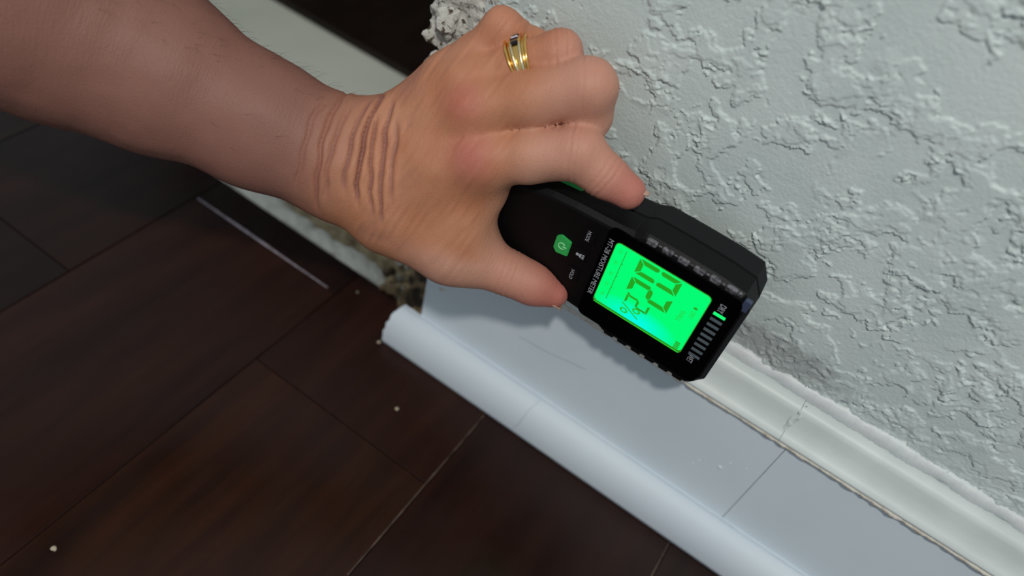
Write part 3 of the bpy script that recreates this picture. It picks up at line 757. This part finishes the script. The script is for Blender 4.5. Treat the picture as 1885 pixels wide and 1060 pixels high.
def nail(c, axis, up, ln, w):
    a = Vector(nrm(axis)); n = Vector(nrm(up)); n = (n - a * n.dot(a)).normalized(); s = a.cross(n)
    b = bmesh.new(); gx, gy = 8, 8; L = []
    for i in range(gx + 1):
        row = []
        for j in range(gy + 1):
            t = i / gx * 2 - 1; q = j / gy * 2 - 1
            qq = q * math.sqrt(max(0.08, 1 - .55 * abs(t) ** 3))
            p = Vector(c) + a * t * ln / 2 + s * qq * w / 2 - n * (qq * qq * w * .22)
            row.append(b.verts.new(p))
        L.append(row)
    for i in range(gx):
        for j in range(gy): b.faces.new((L[i][j], L[i + 1][j], L[i + 1][j + 1], L[i][j + 1]))
    r = bmesh.ops.extrude_face_region(b, geom=list(b.faces))
    for v in r['geom']:
        if isinstance(v, bmesh.types.BMVert): v.co -= n * .0006
    return obj('fingernail', b, M_nail, person, True)


tax = J['tT'] - J['tI']
nail(J['tT'] + nrm(tax) * .0015 + np.array((0.0003, -0.0036, -.0054)), tax, np.array((0.05, -.45, -1)), .011, .0105)
iax = J['iT'] - J['iD']
nail(J['iT'] + nrm(iax) * .0012 + np.array((0.0026, 0.0032, .0040)), iax, np.array((.55, .55, .6)), .0100, .0090)

# hair on the forearm: thin tapered blades
random.seed(5)
idx = np.where((s_ < -.004) & (w_ > -.012) & (V[:, 0] > -.26))[0]
wt = np.where(u_[idx] > .014, 1.0, .035); wt = wt / wt.sum()
pick = rng.choice(idx, 1100, p=wt)
hv = []; hf = []
for i in pick:
    p = V[i]; n = N[i]; d = nrm(n * .45 + ea * .8 + rng.normal(0, .28, 3)); L_ = rng.uniform(.004, .010); s2 = nrm(np.cross(d, rng.normal(0, 1, 3))) * .00005
    mid_ = p + d * L_ * .55; tip = p + d * L_ + ea * .0012 - n * .0012
    k0 = len(hv); hv += [p - n * .0003 - s2, p - n * .0003 + s2, mid_ + s2 * .8, mid_ - s2 * .8, tip + s2 * .2, tip - s2 * .2]
    hf += [(k0, k0 + 1, k0 + 2, k0 + 3), (k0 + 3, k0 + 2, k0 + 4, k0 + 5)]
obj('arm_hair', mesh_np('arm_hair', hv, hf), M_hair, person, kind='stuff')

# ------------------------------------------------------------------ ring on the ring finger
fa = nrm(J['rP'] - J['mR']); rc = mid(J['mR'], J['rP'], .62)
ring = bpy.data.objects.new('ring', None); C.objects.link(ring); ring.location = rc
ring['label'] = 'gold ring with two dark stones and a clear one, on the ring finger'; ring['category'] = 'ring'
topd = np.array(R0) * -0.30 + np.array(R1) * -0.72 + np.array(R2) * -0.62
topd = nrm(topd - fa * (topd @ fa)); sd = np.cross(fa, topd)
rr = 0.0106
RM = Matrix((Vector(fa), Vector(sd), Vector(topd))).transposed()


def ringband(name, off, wtop, wbot, th, m, spread=0, r0=rr):
    """closed band; off/spread move it along the finger, widths taper from top to bottom"""
    n = 64; V = []; k = 8
    for i in range(n):
        a = 2 * math.pi * i / n; c = (math.cos(a) + 1) / 2  # 1 at the top
        w = wbot + (wtop - wbot) * c ** 1.5; o = off + spread * c
        for j in range(k):
            b_ = 2 * math.pi * j / k; x_ = o + w / 2 * math.cos(b_); r_ = r0 + th * (.5 + .5 * math.sin(b_))
            V.append((x_, r_ * math.sin(a), r_ * math.cos(a)))
    I = np.arange(n * k).reshape(n, k); A = np.roll(I, -1, 0); Bq = np.roll(I, -1, 1); Cq = np.roll(A, -1, 1)
    o = obj(name, mesh_np(name, np.array(V) @ np.array(RM).T, np.stack([I, Bq, Cq, A], -1).reshape(-1, 4)), m, ring, True)
    return o


ringband('band', 0, .0098, .0042, .0009, M_gold)
ringband('outer_rim', -.0018, .0016, .0013, .0020, M_gold, -.0030)
ringband('outer_rim', .0018, .0016, .0013, .0020, M_gold, .0030)
ringband('inner_rib', -.0003, .0015, .0026, .0022, M_wgold, -.0017)
ringband('inner_rib', .0003, .0015, .0026, .0022, M_wgold, .0017)


def gem(name, ang, off, sx_, sy_, hz, m):
    b = bmesh.new(); box(b, -sx_ / 2, sx_ / 2, -sy_ / 2, sy_ / 2, -.0006, hz, .0004)
    o = obj(name, b, m, ring); rot = RM.to_4x4() @ Matrix.Rotation(-ang, 4, 'X') @ Matrix.Translation((off, 0, rr + .0014)); o.matrix_local = rot
    return o


gem('setting', -.10, 0, .0058, .0092, .0006, M_gold)
gem('dark_stone', -.34, 0, .0044, .0042, .0012, M_stone)
gem('clear_stone', -.09, 0, .0034, .0014, .0012, M_diam)
gem('dark_stone', .15, 0, .0040, .0034, .0012, M_stone)

# ------------------------------------------------------------------ crumbs on the floor
for i, (x, y, r, lab) in enumerate(((0.0273, -0.0704, .0014, 'small tan plaster crumb on the dark floor near the cut end of the shoe molding'),
                                    (-0.0599, -0.2658, .0018, 'tan flake of plaster lying alone on the dark floor at lower left'),
                                    (-0.0625, -0.0082, .0008, 'tiny white speck on the black floor beside the chipped plank edge'),
                                    (-0.0190, -0.0345, .0013, 'brownish splinter lying at the cut tip of the shoe molding'))):
    b = bmesh.new(); bmesh.ops.create_icosphere(b, subdivisions=2, radius=1)
    for v in b.verts:
        q = 1 + .55 * float(fbm(np.array(v.co)[None] + i * 5, 1.2, 2, i)[0]); v.co = Vector((v.co.x * q, v.co.y * q * .8, max(-.4, v.co.z * q * .6))) * r
    o = obj('plaster_crumb', b, M_crumb, label=lab, cat='crumb'); o.location = (x, y, r * .4 + .0001)
